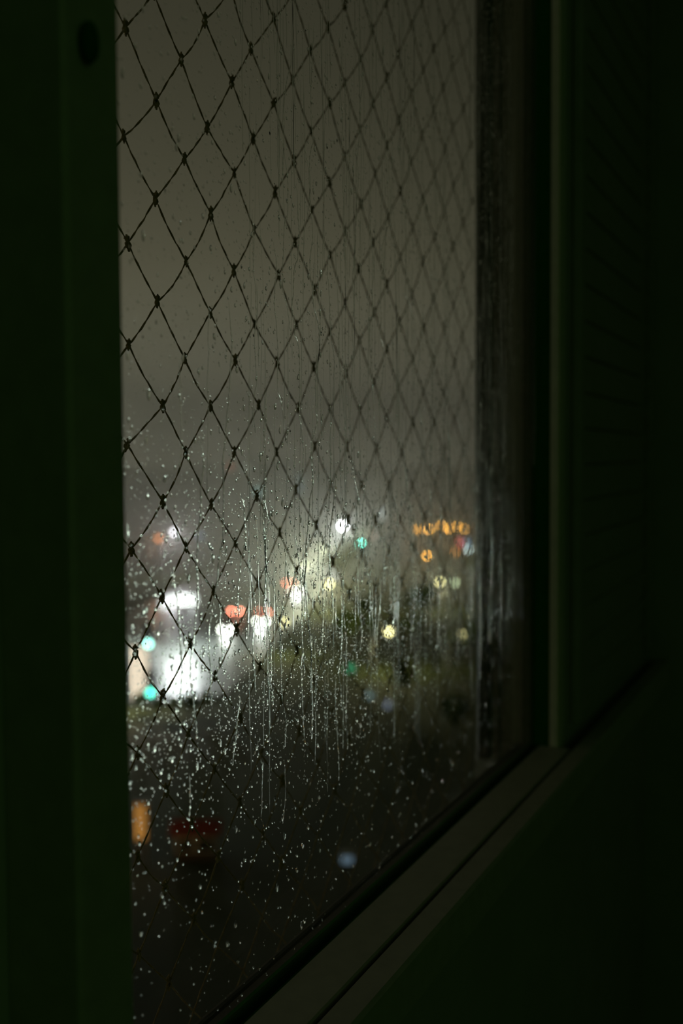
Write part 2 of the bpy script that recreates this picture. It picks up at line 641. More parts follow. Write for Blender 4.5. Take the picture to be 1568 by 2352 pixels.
def trickle(x0, zt, zb, w, seed, beady):
    """a run of water: a wandering half-round bead with swellings, flat against the glass"""
    r_ = random.Random(seed)
    step = 0.0010
    n = max(6, int((zt - zb) / step))
    xs, x_, dx = [], x0, 0.0
    for k in range(n):
        dx = 0.92 * dx + r_.gauss(0, 0.00007) + (r_.gauss(0, 0.0006) if r_.random() < 0.02 else 0)
        x_ += dx - 0.003 * (x_ - x0)
        xs.append(x_)
    ph, ph2 = r_.uniform(0, 6), r_.uniform(0, 6)
    flat = r_.uniform(0.30, 0.55)
    NS = 9
    v, f, s = [], [], []
    for k in range(n):
        t = k / (n - 1)
        wk = w * (0.72 + 0.42 * beady * math.sin(k * 1.25 + ph + 2.0 * math.sin(k * 0.11 + ph2)) * (0.6 + 0.4 * math.sin(k * 0.17 + ph2)) + 0.14 * beady * r_.random())
        wk *= min(1, 0.25 + t * 9) * (1.0 if t < 0.97 else 1.25)
        if k in (0, n - 1):
            wk *= 0.15
        hk = wk * flat
        z_ = zt - k * step
        for q in range(NS):
            a = math.pi * q / (NS - 1)
            v.append((xs[k] + wk * math.cos(a), WY + 0.00004 + hk * math.sin(a) ** 1.3, z_))
        v.append((xs[k] + wk, WY + 0.00004, z_))
        v.append((xs[k] - wk, WY + 0.00004, z_))
    P = NS + 2
    for k in range(n - 1):
        a0 = k * P
        for q in range(NS - 1):
            f.append((a0 + q, a0 + P + q, a0 + P + q + 1, a0 + q + 1))
            s.append(True)
        f.append((a0 + NS, a0 + NS + 1, a0 + P + NS + 1, a0 + P + NS))
        s.append(False)
    f.append(tuple(range(NS)))
    f.append(tuple(range((n - 1) * P, (n - 1) * P + NS))[::-1])
    s += [False, False]
    me = bpy.data.meshes.new('water_trickle')
    me.from_pydata(v, [], f)
    me.polygons.foreach_set('use_smooth', s)
    me.update()
    o = link('water_trickle', me, WATER)
    return o


# x in the photograph, top and bottom of the run, half width in mm
RUNS = [(306, 1200, 1500, 0.9), (412, 1300, 1640, 1.0), (478, 1000, 1700, 0.9), (545, 690, 1610, 0.9), (566, 1130, 1420, 0.8),
        (618, 1120, 1640, 1.1), (640, 1180, 1530, 0.9), (668, 1270, 1560, 0.8), (692, 1240, 1560, 0.9), (716, 1230, 1600, 0.9),
        (737, 600, 1700, 0.9), (760, 1180, 1480, 0.8), (783, 1100, 1400, 1.1), (797, 1380, 1640, 0.8), (820, 1000, 1720, 0.9),
        (851, 1080, 1500, 0.9), (874, 1150, 1460, 0.8), (893, 1230, 1480, 0.8), (914, 1100, 1420, 0.9), (938, 1010, 1560, 0.9),
        (957, 1200, 1500, 0.8), (978, 1150, 1480, 0.8), (1000, 1100, 1420, 0.9), (1022, 1150, 1500, 0.9), (1044, 1050, 1480, 0.9),
        (1062, 1180, 1440, 0.8), (1082, 1100, 1520, 0.9), (1104, 1080, 1480, 1.0), (1118, 1180, 1560, 0.9), (1136, 1100, 1480, 1.0),
        (600, 480, 1000, 0.6), (662, 250, 760, 0.6), (700, 420, 1120, 0.7), (720, 330, 700, 0.6), (748, 520, 1010, 0.7),
        (770, 560, 1180, 0.8), (792, 700, 1230, 0.7), (648, 560, 1000, 0.6), (690, 100, 420, 0.6), (740, 60, 520, 0.6),
        (830, 300, 1000, 0.7), (868, 420, 1100, 0.7), (905, 200, 1000, 0.7), (930, 500, 1150, 0.7), (952, 100, 900, 0.7),
        (980, 300, 1100, 0.7), (1005, 200, 1080, 0.7), (1030, 300, 1100, 0.7), (1052, 150, 1080, 0.7), (1074, 300, 1120, 0.7),
        (500, 700, 1150, 0.5), (432, 820, 1080, 0.5), (800, 80, 600, 0.6), (845, 60, 700, 0.6), (880, 80, 640, 0.6),
        (628, 900, 1200, 0.7), (590, 1300, 1600, 0.8), (520, 1390, 1560, 0.7), (705, 1500, 1720, 0.8), (655, 1560, 1730, 0.7),
        (780, 1560, 1800, 0.7), (560, 1600, 1760, 0.7), (440, 1780, 1900, 0.8), (600, 1700, 1960, 0.5), (660, 1750, 1900, 0.5)]
MARKS = [(306, 'the left window edge'), (415, 'the white light box'), (520, 'the nearest headlights'), (610, 'the middle red lights'), (668, 'the farthest red lights'),
         (755, 'the first yellow park lamp'), (787, 'the white street lamp'), (827, 'the far green traffic light'), (893, 'the lone yellow park lamp'), (972, 'the leftmost orange lamp'),
         (1020, 'the middle orange lamps'), (1075, 'the small blue sign'), (1110, 'the right jamb')]
NTH = ['', 'second ', 'third ', 'fourth ', 'fifth ', 'sixth ', 'seventh ', 'eighth ']
trick_label = {}
for hi in (False, True):
    buckets = {}
    for k, (px, y0, y1, w) in enumerate(RUNS):
        if (y1 <= 1250) != hi:
            continue
        m_ = min(MARKS, key=lambda q: abs(q[0] - px))
        buckets.setdefault((m_, px >= m_[0]), []).append((abs(px - m_[0]), k))
    for (m_, rt), lst in buckets.items():
        for n_, (_, k) in enumerate(sorted(lst)):
            trick_label[k] = '%swater trickle %s %s %s' % (NTH[n_], 'high on the pane' if hi else 'low on the pane', 'above and right of' if hi and rt else 'above and left of' if hi else 'just right of' if rt else 'just left of', m_[1])
for k, (px, y0, y1, w) in enumerate(RUNS):
    o = trickle(glass_x(px), glass_z(px, y0), glass_z(px, y1), w * 0.001 * 1.2, 100 + k, 1.0 if y0 > 900 else 0.7)
    tag(o, trick_label[k], 'water trickle', 'water trickles on the window pane')

# a film of very fine streaks where the rain runs thickest
def fine_streaks(n, seed):
    r_ = random.Random(seed)
    v, f, sm = [], [], []
    for _ in range(n):
        x0 = 1.496 - 0.80 * r_.random() ** 1.5
        zt = 22.0 + r_.uniform(-0.12, 0.62)
        zb = max(22.0 - 0.30, zt - r_.uniform(0.02, 0.22))
        w = r_.uniform(0.00018, 0.00050)
        n_ = max(6, int((zt - zb) / 0.004))
        x_, dx, ph = x0, 0.0, r_.uniform(0, 6)
        b0 = len(v)
        for k in range(n_):
            dx = 0.85 * dx + r_.gauss(0, 0.00010)
            x_ += dx
            wk = w * (0.6 + 0.5 * abs(math.sin(k * 0.37 + ph)) + 0.3 * r_.random()) * (0.2 if k in (0, n_ - 1) else 1)
            z_ = zt - (zt - zb) * k / (n_ - 1)
            for q in range(5):
                a = math.pi * q / 4
                v.append((x_ + wk * math.cos(a), WY + 0.00003 + wk * 0.45 * math.sin(a) ** 1.3, z_))
            v.append((x_ + wk, WY + 0.00003, z_))
            v.append((x_ - wk, WY + 0.00003, z_))
        for k in range(n_ - 1):
            a0 = b0 + k * 7
            for q in range(4):
                f.append((a0 + q, a0 + 7 + q, a0 + 8 + q, a0 + q + 1))
                sm.append(True)
            f.append((a0 + 5, a0 + 6, a0 + 13, a0 + 12))
            sm.append(False)
    me = bpy.data.meshes.new('fine_water_streaks')
    me.from_pydata(v, [], f)
    me.polygons.foreach_set('use_smooth', sm)
    me.update()
    return link('fine_water_streaks', me, WATER)


tag(fine_streaks(700, 5), 'film of hair thin water streaks down the far right part of the wet pane', 'water streaks', kind='stuff')

# ------------------------------------------------------------------ the town below
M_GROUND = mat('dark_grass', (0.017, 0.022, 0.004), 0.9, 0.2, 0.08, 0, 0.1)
M_ROAD = mat('wet_asphalt', (0.105, 0.115, 0.108), 0.45, 0.35, 0.35, 0, 0.5, 0.25)
M_KERB = mat('kerb_stone', (0.16, 0.16, 0.14), 0.6, 0.2, 1.0)
M_PAVE = mat('wet_paving', (0.11, 0.11, 0.10), 0.4, 0.3, 0.6)
M_LEAF = mat('night_foliage', (0.055, 0.080, 0.018), 0.8, 0.5, 1.2, 0, 0.2)
M_BARK = mat('bark', (0.06, 0.045, 0.03), 0.9, 0.3, 5)
M_BUILD = mat('pale_concrete', (0.34, 0.33, 0.30), 0.85, 0.12, 0.3)
M_BUILD2 = mat('grey_concrete', (0.20, 0.20, 0.18), 0.85, 0.15, 0.3)
M_ROOFRED = mat('red_roof_tiles', (0.12, 0.013, 0.007), 0.8, 0.3, 1.5)
M_DARKGLASS = mat('dark_window_glass', (0.02, 0.025, 0.03), 0.1, 0.1, 3)
M_POLE = mat('lamp_post_steel', (0.12, 0.12, 0.12), 0.5, 0.15, 4, 0.5)
M_TYRE = mat('tyre_rubber', (0.02, 0.02, 0.02), 0.8, 0.1, 8)

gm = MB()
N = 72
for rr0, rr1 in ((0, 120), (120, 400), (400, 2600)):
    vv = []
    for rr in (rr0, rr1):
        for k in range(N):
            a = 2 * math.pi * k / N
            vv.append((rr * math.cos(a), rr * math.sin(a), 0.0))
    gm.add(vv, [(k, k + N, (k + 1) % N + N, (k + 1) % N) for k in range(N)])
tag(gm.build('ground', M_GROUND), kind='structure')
# tower wall under the window so that the room stands on something
tag(MB().box(X0 - 0.2, X1 + 0.2, -3.4, 0.10, 0.0, FLOOR_Z - 0.2).build('wall_exterior', M_EXT), kind='structure')

RC = [(-26, 60), (-22.5, 90), (-19, 120), (-15, 160), (-10, 210), (-4, 265), (3, 330), (12, 420), (26, 560)]   # road centre line


def road_at(dep):
    ds = [q[1] for q in RC]
    return float(np.interp(dep, ds, [q[0] for q in RC]))


def ribbon(off0, off1, h, d0=97, d1=560, n=60, drop=0.02):
    mb = MB()
    v = []
    for k in range(n + 1):
        dep = d0 + (d1 - d0) * k / n
        c = road_at(dep)
        for off in (off0, off1):
            v.append(town(c + off, dep, h))
    f = [(2 * k, 2 * k + 1, 2 * k + 3, 2 * k + 2) for k in range(n)]
    m_ = len(v)
    v += [p - Vector((0, 0, h - 0.001)) for p in v]
    f += [(2 * k + 2, 2 * k + 2 + m_, 2 * k + m_, 2 * k) for k in range(n)] + [(2 * k + 1, 2 * k + 1 + m_, 2 * k + 3 + m_, 2 * k + 3) for k in range(n)]
    mb.add(v, f)
    return mb


tag(ribbon(-7.5, 7.5, 0.03).build('road', M_ROAD), kind='structure')
tag(ribbon(7.5, 10.5, 0.15).build('pavement_right', M_PAVE), kind='structure')
tag(ribbon(-14.5, -7.5, 0.15).build('pavement_left', M_PAVE), kind='structure')
for off, nm in ((-0.15, 'lane_line'),):
    lm = MB()
    for k in range(40):
        dep = 70 + k * 9
        c0, c1 = road_at(dep), road_at(dep + 3)
        lm.add([town(c0 - .1, dep, .036), town(c0 + .1, dep, .036), town(c1 + .1, dep + 3, .036), town(c1 - .1, dep + 3, .036)], [(0, 1, 2, 3)])
    tag(lm.build('road_marking', mat('road_paint', (0.5, 0.5, 0.45), 0.5)), kind='structure')


def point(parent, loc, energy, col, radius, spot=None):
    ld = bpy.data.lights.new('lamp_light', 'SPOT' if spot else 'POINT')
    ld.energy = energy
    ld.color = col
    ld.shadow_soft_size = radius
    if spot:
        ld.spot_size = math.radians(spot)
        ld.spot_blend = 0.6
    lo = bpy.data.objects.new('lamp_light', ld)
    COL.objects.link(lo)
    lo.location = loc
    lo.parent = parent
    return lo


def street_lamp(px, py, h, col, strength, size, energy, label, cat='street lamp', group=None, arm=1.6, side=1):
    """post, curved arm and a flat lamp head with a glowing lens"""
    head = at_height(px, py, h)
    o = empty('street_lamp', (head.x, head.y, 0.0), YAW - math.pi / 2)
    tag(o, label, cat, group)
    bx = -side * arm
    MB().lathe([(0.16, 0), (0.16, 0.5), (0.09, 0.6), (0.06, h - 0.6)], 10, (bx, 0, 0)).build('post', M_POLE, o)
    MB().tube([(bx, 0, h - 0.7), (bx, 0, h - 0.1), (bx + side * 0.3 * arm, 0, h + 0.22), (bx + side * 0.8 * arm, 0, h + 0.30)], 0.05, 8).build('arm', M_POLE, o)
    s = size
    MB().lathe([(0.25 * s, 0.30 * s), (0.52 * s, 0.16 * s), (0.55 * s, 0.02 * s), (0.50 * s, 0.0)][::-1], 14, (0, 0, h)).build('lamp_head', M_POLE, o)
    MB().lathe([(0.18 * s, -0.85 * s), (0.40 * s, -0.65 * s), (0.5 * s, -0.35 * s), (0.48 * s, -0.01)], 14, (0, 0, h)).build('lens', glow('lens_' + '_'.join('%g' % c for c in col) + '_%g' % strength, col, strength), o)
    if energy:
        point(o, (0, 0, h - 1.1 * s), energy, col, 0.25)
    return o


WHITE = (0.86, 1.0, 0.90)
COOL = (0.80, 0.95, 1.0)
YEL = (0.95, 0.90, 0.42)
ORG = (1.0, 0.47, 0.06)
street_lamp(787, 1203, 9, (0.92, 1.0, 1.0), 36, 1.0, 9000, 'bright white street lamp at the far end of the wet road')
street_lamp(755, 1336, 4.5, YEL, 10, 0.75, 3000, 'pale yellow park lamp nearest the road, level with the red tail lights')
street_lamp(893, 1446, 4.5, YEL, 12, 0.55, 2500, 'pale yellow park lamp standing alone in the dark park, lowest bright one', group=None)
street_lamp(1010, 1333, 4.5, YEL, 10, 0.55, 1500, 'pale yellow lamp left of a pair of park lamps near the right window edge')
street_lamp(1045, 1335, 4.5, (0.75, 0.95, 0.55), 5, 0.5, 300, 'fainter greenish lamp right of a pair of park lamps near the right window edge')
street_lamp(652, 1424, 4.0, YEL, 5, 0.6, 1500, 'dull yellow kerb lamp below the middle red tail lights')
street_lamp(1062, 1452, 4.0, YEL, 2.0, 0.45, 150, 'faint yellow lamp low in the park by the right window edge')
for q, (px, py, st, sz) in enumerate(((960, 1213, 14, 0.6), (985, 1213, 30, 0.55), (1013, 1205, 28, 0.5), (1031, 1212, 30, 0.55), (1050, 1207, 28, 0.5), (1066, 1213, 18, 0.4))):
    place = ('first from the left in the row of orange street lamps', 'second from the left in the row of orange street lamps', 'third from the left in the row of orange street lamps',
             'fourth from the left in the row of orange street lamps', 'fifth from the left in the row of orange street lamps', 'last at the right end of the row of orange street lamps')[q]
    street_lamp(px, py, 8, ORG, st, sz, 350, 'orange sodium lamp, ' + place, group='row of orange street lamps')
street_lamp(981, 1274, 6, ORG, 24, 0.5, 500, 'orange sodium lamp alone below the row of orange street lamps')
street_lamp(400, 1218, 9, (0.93, 0.93, 1.0), 9, 0.8, 3500, 'small white street lamp above the wet road at the left, beside an orange one')
street_lamp(365, 1232, 9, (1.0, 0.36, 0.10), 3.0, 0.8, 600, 'dim orange street lamp left of the small white one')
street_lamp(700, 1292, 7, (0.85, 0.95, 0.65), 2.2, 0.9, 6000, 'greenish street lamp among the lit roadside trees, lower of two')
street_lamp(745, 1256, 7, (0.85, 0.95, 0.65), 2.2, 0.9, 6000, 'greenish street lamp among the lit roadside trees, upper of two')


def traffic_light(px, py, h, col, strength, lit, label, size=0.42):
    p = at_height(px, py, h)
    o = empty('traffic_light', (p.x, p.y, 0), YAW - math.pi / 2)
    tag(o, label, 'traffic light')
    MB().lathe([(0.10, 0), (0.10, 0.4), (0.06, 0.5), (0.06, h + 0.4)], 10, (0, 0.15, 0)).build('pole', M_POLE, o)
    MB().box(-0.36, 0.36, -0.15, 0.09, h - 0.5, h + 1.75, 0.03).build('signal_box', M_METAL, o)
    for k, nm in enumerate(('green', 'amber', 'red')):
        zz = h + 0.62 * k
        m_ = glow('signal_%s_%g' % (nm, strength), col, strength) if nm == lit else M_DARKGLASS
        MB().lathe([(size * 0.66, -0.155), (size * 0.6, -0.21), (size * 0.35, -0.24), (0.02, -0.25)], 14, (0, 0, zz), 'y').build('signal_lens', m_, o)
    return o


TEAL = (0.08, 0.85, 0.62)
traffic_light(827, 1249, 5, TEAL, 70, 'green', 'traffic light showing green at the far end of the wet road', 0.6)
traffic_light(341, 1478, 6, (0.35, 1.0, 0.85), 8, 'green', 'traffic light showing green above the cream sign at the left window edge')
traffic_light(346, 1590, 4, TEAL, 6, 'green', 'lower traffic light showing green at the near end of the wet road')


def car(px, py, h, facing, paint, label, lit=1.0):
    """a saloon car; facing = 1 towards the window (headlights) or -1 away (tail lights)"""
    p = at_height(px, py, h)
    o = empty('car', (p.x, p.y, 0.03), YAW - math.pi / 2 + (0 if facing > 0 else math.pi))
    tag(o, label, 'car')
    # local: nose towards -Y
    W = 0.88
    prof = [(0.0, 0.30), (0.0, 0.68), (0.15, 0.78), (1.15, 0.92), (1.85, 1.42), (3.15, 1.45), (3.85, 1.02), (4.35, 0.98), (4.42, 0.70), (4.40, 0.30)]
    mb = MB()
    v = []
    for sx in (-1, 1):
        v += [(sx * (W if z_ < 1.0 else W * 0.80), y_, z_) for y_, z_ in prof]
    n = len(prof)
    f = [tuple(range(n)), tuple(range(n, 2 * n))[::-1]]
    f += [(i, i + n, (i + 1) % n + n, (i + 1) % n) for i in range(n)]
    mb.add(v, f)
    mb.build('body', paint, o)
    g = MB()
    for sx in (-1, 1):
        g.add([(sx * (W * 0.90 + 0.005), 1.35, 0.98), (sx * (W * 0.90 + 0.005), 3.6, 1.02), (sx * (W * 0.8 + 0.008), 3.05, 1.40), (sx * (W * 0.8 + 0.008), 1.92, 1.38)], [(0, 1, 2, 3)])
    g.add([(-0.66, 1.20, 0.965), (0.66, 1.20, 0.965), (0.6, 1.80, 1.40), (-0.6, 1.80, 1.40)], [(0, 1, 2, 3)])
    g.build('car_window', M_DARKGLASS, o)
    wm = MB().lathe([(0.30, -0.1), (0.32, -0.08), (0.32, 0.08), (0.30, 0.1)], 14, (0, 0, 0), 'x').mesh('wheel')
    for sx in (-1, 1):
        for y_ in (0.85, 3.55):
            wv = link('wheel', wm, M_TYRE, o)
            wv.location = (sx * 0.80, y_, 0.32)
    for sx in (-1, 1):
        MB().lathe([(0.19, 0.02), (0.20, -0.03), (0.12, -0.07)], 12, (sx * 0.62, 0, 0.64), 'y').build('headlight', glow('headlight_glow', (0.92, 1.0, 0.88), 24 * lit) if facing > 0 else M_DARKGLASS, o)
        MB().box(sx * 0.62 - 0.22, sx * 0.62 + 0.22, 4.40, 4.47, 0.66, 0.92, 0.02).build('tail_light', glow('brake_glow', (1.0, 0.28, 0.17), 24.0) if facing < 0 else M_ROOFRED, o)
    if facing > 0:
        l = point(o, (0, -0.25, 0.65), 800 * lit, (0.92, 1.0, 0.9), 0.25, 75)
        l.rotation_euler = (math.radians(-80), 0, 0)
    else:
        point(o, (0, 4.75, 0.6), 25, (1.0, 0.12, 0.06), 0.25)
    return o


P_SIL = mat('silver_car_paint', (0.30, 0.30, 0.30), 0.3, 0.05, 3, 0.3)
P_DRK = mat('dark_car_paint', (0.03, 0.03, 0.04), 0.3, 0.05, 3, 0.3)
car(520, 1446, 0.67, 1, P_SIL, 'oncoming car with headlights on, nearest of the three on the wet road')
car(600, 1427, 0.67, 1, P_DRK, 'oncoming car with headlights on, in front of the middle red tail lights')
car(681, 1357, 0.67, 1, P_SIL, 'oncoming car with headlights on, farthest of the three on the wet road')
car(548, 1394, 0.8, -1, P_SIL, 'car driving away with brake lights on, leftmost and faintest of three')
car(610, 1396, 0.8, -1, P_DRK, 'car driving away with brake lights on, middle one of three')
car(668, 1332, 0.8, -1, P_DRK, 'car driving away with brake lights on, farthest of three')

# ------------------------------------------------------------------ lit signs at the roadside
def sign_box(px, py, h, w, t, col, strength, label, legs=True, cat='sign', energy=0, name='light_box'):
    p = at_height(px, py, h)
    o = empty(name, (p.x, p.y, 0), YAW - math.pi / 2)
    tag(o, label, cat)
    MB().box(-w / 2 - 0.08, w / 2 + 0.08, 0.0, 0.5, h - t / 2 - 0.08, h + t / 2 + 0.08, 0.03).build('casing', M_POLE, o)
    MB().box(-w / 2, w / 2, -0.06, 0.01, h - t / 2, h + t / 2, 0.02).build('lit_face', glow('face_%s_%g' % ('_'.join('%g' % c for c in col), strength), col, strength), o)
    if legs and h - t / 2 > 0.3:
        for sx in (-0.35, 0.35):
            MB().box(sx * w - 0.07, sx * w + 0.07, 0.15, 0.35, 0, h - t / 2 - 0.07).build('leg', M_POLE, o)
    if energy:
        point(o, (0, -1.2, h), energy, col, 0.4)
    return o


sign_box(418, 1378, 5.5, 3.4, 0.85, (0.90, 1.0, 0.98), 2.6, 'wide white light box glowing over the wet road at the left', energy=9000)
sign_box(372, 1388, 5.2, 0.5, 1.2, (0.90, 1.0, 1.0), 1.3, 'narrow white light box just left of the wide white one')
sign_box(318, 1545, 3.2, 1.7, 4.6, (1.0, 0.86, 0.66), 1.0, 'tall cream light box at the left window edge', energy=1800)
sign_box(1056, 1246, 4, 0.55, 1.3, (1.0, 0.10, 0.16), 3.5, 'small red shop sign below the orange lamps', legs=True)
sign_box(1073, 1246, 4, 0.5, 1.2, (0.12, 0.42, 0.75), 3.0, 'small blue shop sign beside the red one')
sign_box(1076, 1262, 3, 0.5, 1.0, (0.75, 1.0, 0.95), 9.0, 'small white shop sign under the blue one')
sign_box(1045, 1268, 3, 0.4, 1.0, (1.0, 0.42, 0.06), 5.0, 'small orange shop sign left of the white one')
sign_box(855, 1230, 5, 0.9, 1.0, (1.0, 0.62, 0.50), 0.9, 'small pinkish lit sign right of the far green traffic light')
sign_box(803, 1535, 2.0, 0.8, 0.6, (0.05, 0.42, 0.20), 1.0, 'small dim green sign standing in the dark park')
sign_box(848, 1597, 2.0, 0.5, 0.5, (0.30, 0.48, 0.50), 0.6, 'small dim blue grey sign left of another one low in the park')
sign_box(890, 1618, 2.0, 0.45, 0.55, (0.34, 0.42, 0.55), 0.6, 'small dim blue grey sign right of another one low in the park')
sign_box(797, 1975, 2.0, 0.55, 0.35, (0.22, 0.34, 0.45), 0.5, 'small pale blue lit sign at the foot of the dark park')
sign_box(878, 1180, 12, 0.28, 1.6, (0.85, 1.0, 1.0), 2.0, 'thin upright white light high above the far end of the road', cat='sign')


# ------------------------------------------------------------------ buildings
def building(px, dep, w, d_, h, m, label, lights=(), name='apartment_building', floors=True, rz=0.0):
    lat = (px - 784) / FPX * dep
    p = town(lat, dep)
    o = empty(name, (p.x, p.y, 0), YAW - math.pi / 2 + rz)
    tag(o, label, 'building')
    MB().box(-w / 2, w / 2, 0, d_, 0, h).build('wall', m, o)
    MB().box(-w / 2 - 0.3, w / 2 + 0.3, -0.3, d_ + 0.3, h, h + 0.7, 0.05).build('roof', M_BUILD2, o)
    MB().box(-w * 0.2, w * 0.1, d_ * 0.3, d_ * 0.6, h + 0.7, h + 3.2, 0.05).build('stair_tower', m, o)
    if floors:
        fr = MB().box(-0.75, 0.75, -0.06, 0.04, 0, 1.5, 0.02).mesh('window')
        pn = MB().box(-0.65, 0.65, -0.075, -0.05, 0.1, 1.4).mesh('pane')
        nx, nz = max(2, int(w / 3.6)), max(1, int(h / 3.2))
        lits = set(random.sample(range(nx * nz), max(0, min(len(lights), nx * nz))))
        li = iter(lights)
        for k in range(nx * nz):
            wx = -w / 2 + (k % nx + 0.5) * w / nx
            wz = 1.0 + (k // nx) * 3.2
            if wz + 1.6 > h:
                continue
            f_o = link('window', fr, M_FRAME, o)
            f_o.location = (wx, 0, wz)
            if k in lits:
                c_, s_ = next(li)
                me = pn.copy()
                me.materials.clear()
                link('pane', me, glow('window_glow_%s' % ('_'.join('%g' % q for q in c_)), c_, s_), f_o)
            else:
                link('pane', pn, M_DARKGLASS, f_o)
    return o


building(330, 300, 26, 16, 12, M_BUILD2, 'low grey building behind the small orange and white lamps at the left')
building(470, 340, 24, 18, 17, M_BUILD2, 'grey block with flat roof behind the wet road at the left')
building(575, 420, 22, 18, 20, M_BUILD, 'pale tower block in the haze above the brake lights')
building(668, 460, 22, 18, 19, M_BUILD, 'pale block in the haze, right of the similar tower block')
building(760, 560, 30, 18, 15, M_BUILD2, 'distant grey block behind the bright white street lamp')
building(860, 600, 34, 18, 12, M_BUILD2, 'distant low block right of the bright white street lamp')
building(1000, 420, 50, 18, 9, M_BUILD2, 'long low block behind the row of orange street lamps')
# lights high on the hazy blocks
for px, py, dep, c_, s_, w_, t_, lb in ((593, 1130, 415, (0.30, 0.60, 0.55), 1.6, 3.4, 3.4, 'dim teal lit sign high on the hazy tower block'),
                                      (688, 1112, 455, (0.28, 0.45, 0.48), 0.7, 3.0, 8.0, 'dim tall bluish lit sign on the right hazy block'),
                                      (529, 1071, 416, (1.0, 0.30, 0.16), 1.0, 2.0, 2.0, 'dim red lamp on the roof edge of the hazy tower block'),
                                      (564, 1076, 416, (0.70, 0.80, 0.62), 0.9, 2.6, 3.0, 'dim pale lit sign on the roof of the hazy tower block'),
                                      (425, 1190, 336, (1.0, 0.36, 0.12), 3.2, 1.3, 1.6, 'small orange lit sign on the grey block behind the road'),
                                      (460, 1235, 300, (0.30, 0.42, 0.60), 2.0, 1.2, 2.0, 'small blue lit sign low on the grey block behind the road')):
    p = at_depth(px, py, dep)
    o = empty('roof_sign', p, YAW - math.pi / 2)
    tag(o, lb, 'sign')
    MB().box(-w_ / 2 - 0.1, w_ / 2 + 0.1, 0.05, 0.5, -t_ / 2 - 0.1, t_ / 2 + 0.1, 0.03).build('casing', M_POLE, o)
    MB().box(-w_ / 2, w_ / 2, 0, 0.06, -t_ / 2, t_ / 2, 0.02).build('lit_face', glow('roof_face_%d' % px, c_, s_), o)
    MB().box(-0.12, 0.12, 0.2, 0.4, -p.z, -t_ / 2 - 0.09).build('mast', M_POLE, o)


def house(px, py, w, d_, h, label, roof_m, wall_m, door=None, rz=0.0):
    p = at_height(px, py, h)
    o = empty('house', (p.x, p.y, 0), YAW - math.pi / 2 + rz)
    tag(o, label, 'house')
    MB().box(-w / 2, w / 2, 0, d_, 0, h).build('wall', wall_m, o)
    e = 0.3
    rb = MB()
    v = [(-w / 2 - e, -e, h), (w / 2 + e, -e, h), (w / 2 + e, d_ + e, h), (-w / 2 - e, d_ + e, h), (-w / 2 - e, d_ / 2, h + 0.6), (w / 2 + e, d_ / 2, h + 0.6)]
    rb.add(v, [(0, 1, 5, 4), (2, 3, 4, 5), (0, 4, 3), (1, 2, 5), (3, 2, 1, 0)])
    rb.build('roof', roof_m, o)
    for wx in (-w * 0.25, w * 0.25):
        f_o = MB().box(wx - 0.55, wx + 0.55, -0.06, 0.04, 0.5, 1.3, 0.02).build('window', M_FRAME, o)
        MB().box(wx - 0.45, wx + 0.45, -0.075, -0.05, 0.6, 1.2).build('pane', M_DARKGLASS, f_o)
    return o


house(448, 1915, 2.2, 1.2, 1.5, 'small kiosk with a dull red roof low in the dark below the wet road', M_ROOFRED, M_BARK)
sign_box(322, 1888, 2.6, 0.62, 1.9, (1.0, 0.46, 0.10), 0.34, 'dim amber light box at the left window edge, beside the red roofed house', energy=60, name='light_box')

# ------------------------------------------------------------------ trees
def crown_mesh(seed, n=420):
    r_ = np.random.default_rng(seed)
    blobs = [(r_.normal(0, 0.9), r_.normal(0, 0.9), r_.uniform(-0.9, 1.2), r_.uniform(0.8, 1.4)) for _ in range(7)]
    v, f = [], []
    for k in range(n):
        bx, by, bz, br = blobs[k % 7]
        dv = r_.normal(0, 1, 3)
        dv /= np.linalg.norm(dv)
        c = np.array((bx, by, bz)) + dv * br * r_.uniform(0.75, 1.05)
        a = r_.normal(0, 1, 3)
        a -= dv * a.dot(dv) * 0.6
        a /= np.linalg.norm(a)
        b = np.cross(dv, a)
        s = r_.uniform(0.28, 0.5)
        n0 = len(v)
        v += [tuple(c - a * s), tuple(c + b * s * 0.5 + dv * 0.08), tuple(c + a * s), tuple(c - b * s * 0.5 + dv * 0.08), tuple(c - dv * 0.12)]
        f += [(n0, n0 + 1, n0 + 4), (n0 + 1, n0 + 2, n0 + 4), (n0 + 2, n0 + 3, n0 + 4), (n0 + 3, n0, n0 + 4), (n0, n0 + 1, n0 + 2, n0 + 3)]
    # solid cores so that the crown is not hollow
    for bx, by, bz, br in blobs:
        n0 = len(v)
        for i in range(5):
            th = math.pi * (i + 0.5) / 5
            for j in range(8):
                ph = 2 * math.pi * j / 8
                q = br * 0.72 * r_.uniform(0.85, 1.1)
                v.append((bx + q * math.sin(th) * math.cos(ph), by + q * math.sin(th) * math.sin(ph), bz + q * math.cos(th)))
        for i in range(4):
            for j in range(8):
                a, b = n0 + i * 8 + j, n0 + i * 8 + (j + 1) % 8
                f.append((a, b, b + 8, a + 8))
    me = bpy.data.meshes.new('crown')
    me.from_pydata([tuple(map(float, p)) for p in v], [], f)
    me.update()
    return me


crowns = [crown_mesh(k) for k in range(3)]
tm = MB().tube([(0, 0, 0), (0.05, 0, 1.4), (-0.05, 0.08, 2.6), (0.05, 0.0, 3.6)], [0.22, 0.16, 0.13, 0.06], 8)
for a in (0.5, 2.6, 4.4):
    tm.tube([(0, 0, 2.2), (0.5 * math.cos(a), 0.5 * math.sin(a), 3.0), (1.0 * math.cos(a), 1.0 * math.sin(a), 3.7)], [0.09, 0.07, 0.03], 6)
trunk_me = tm.mesh('trunk')


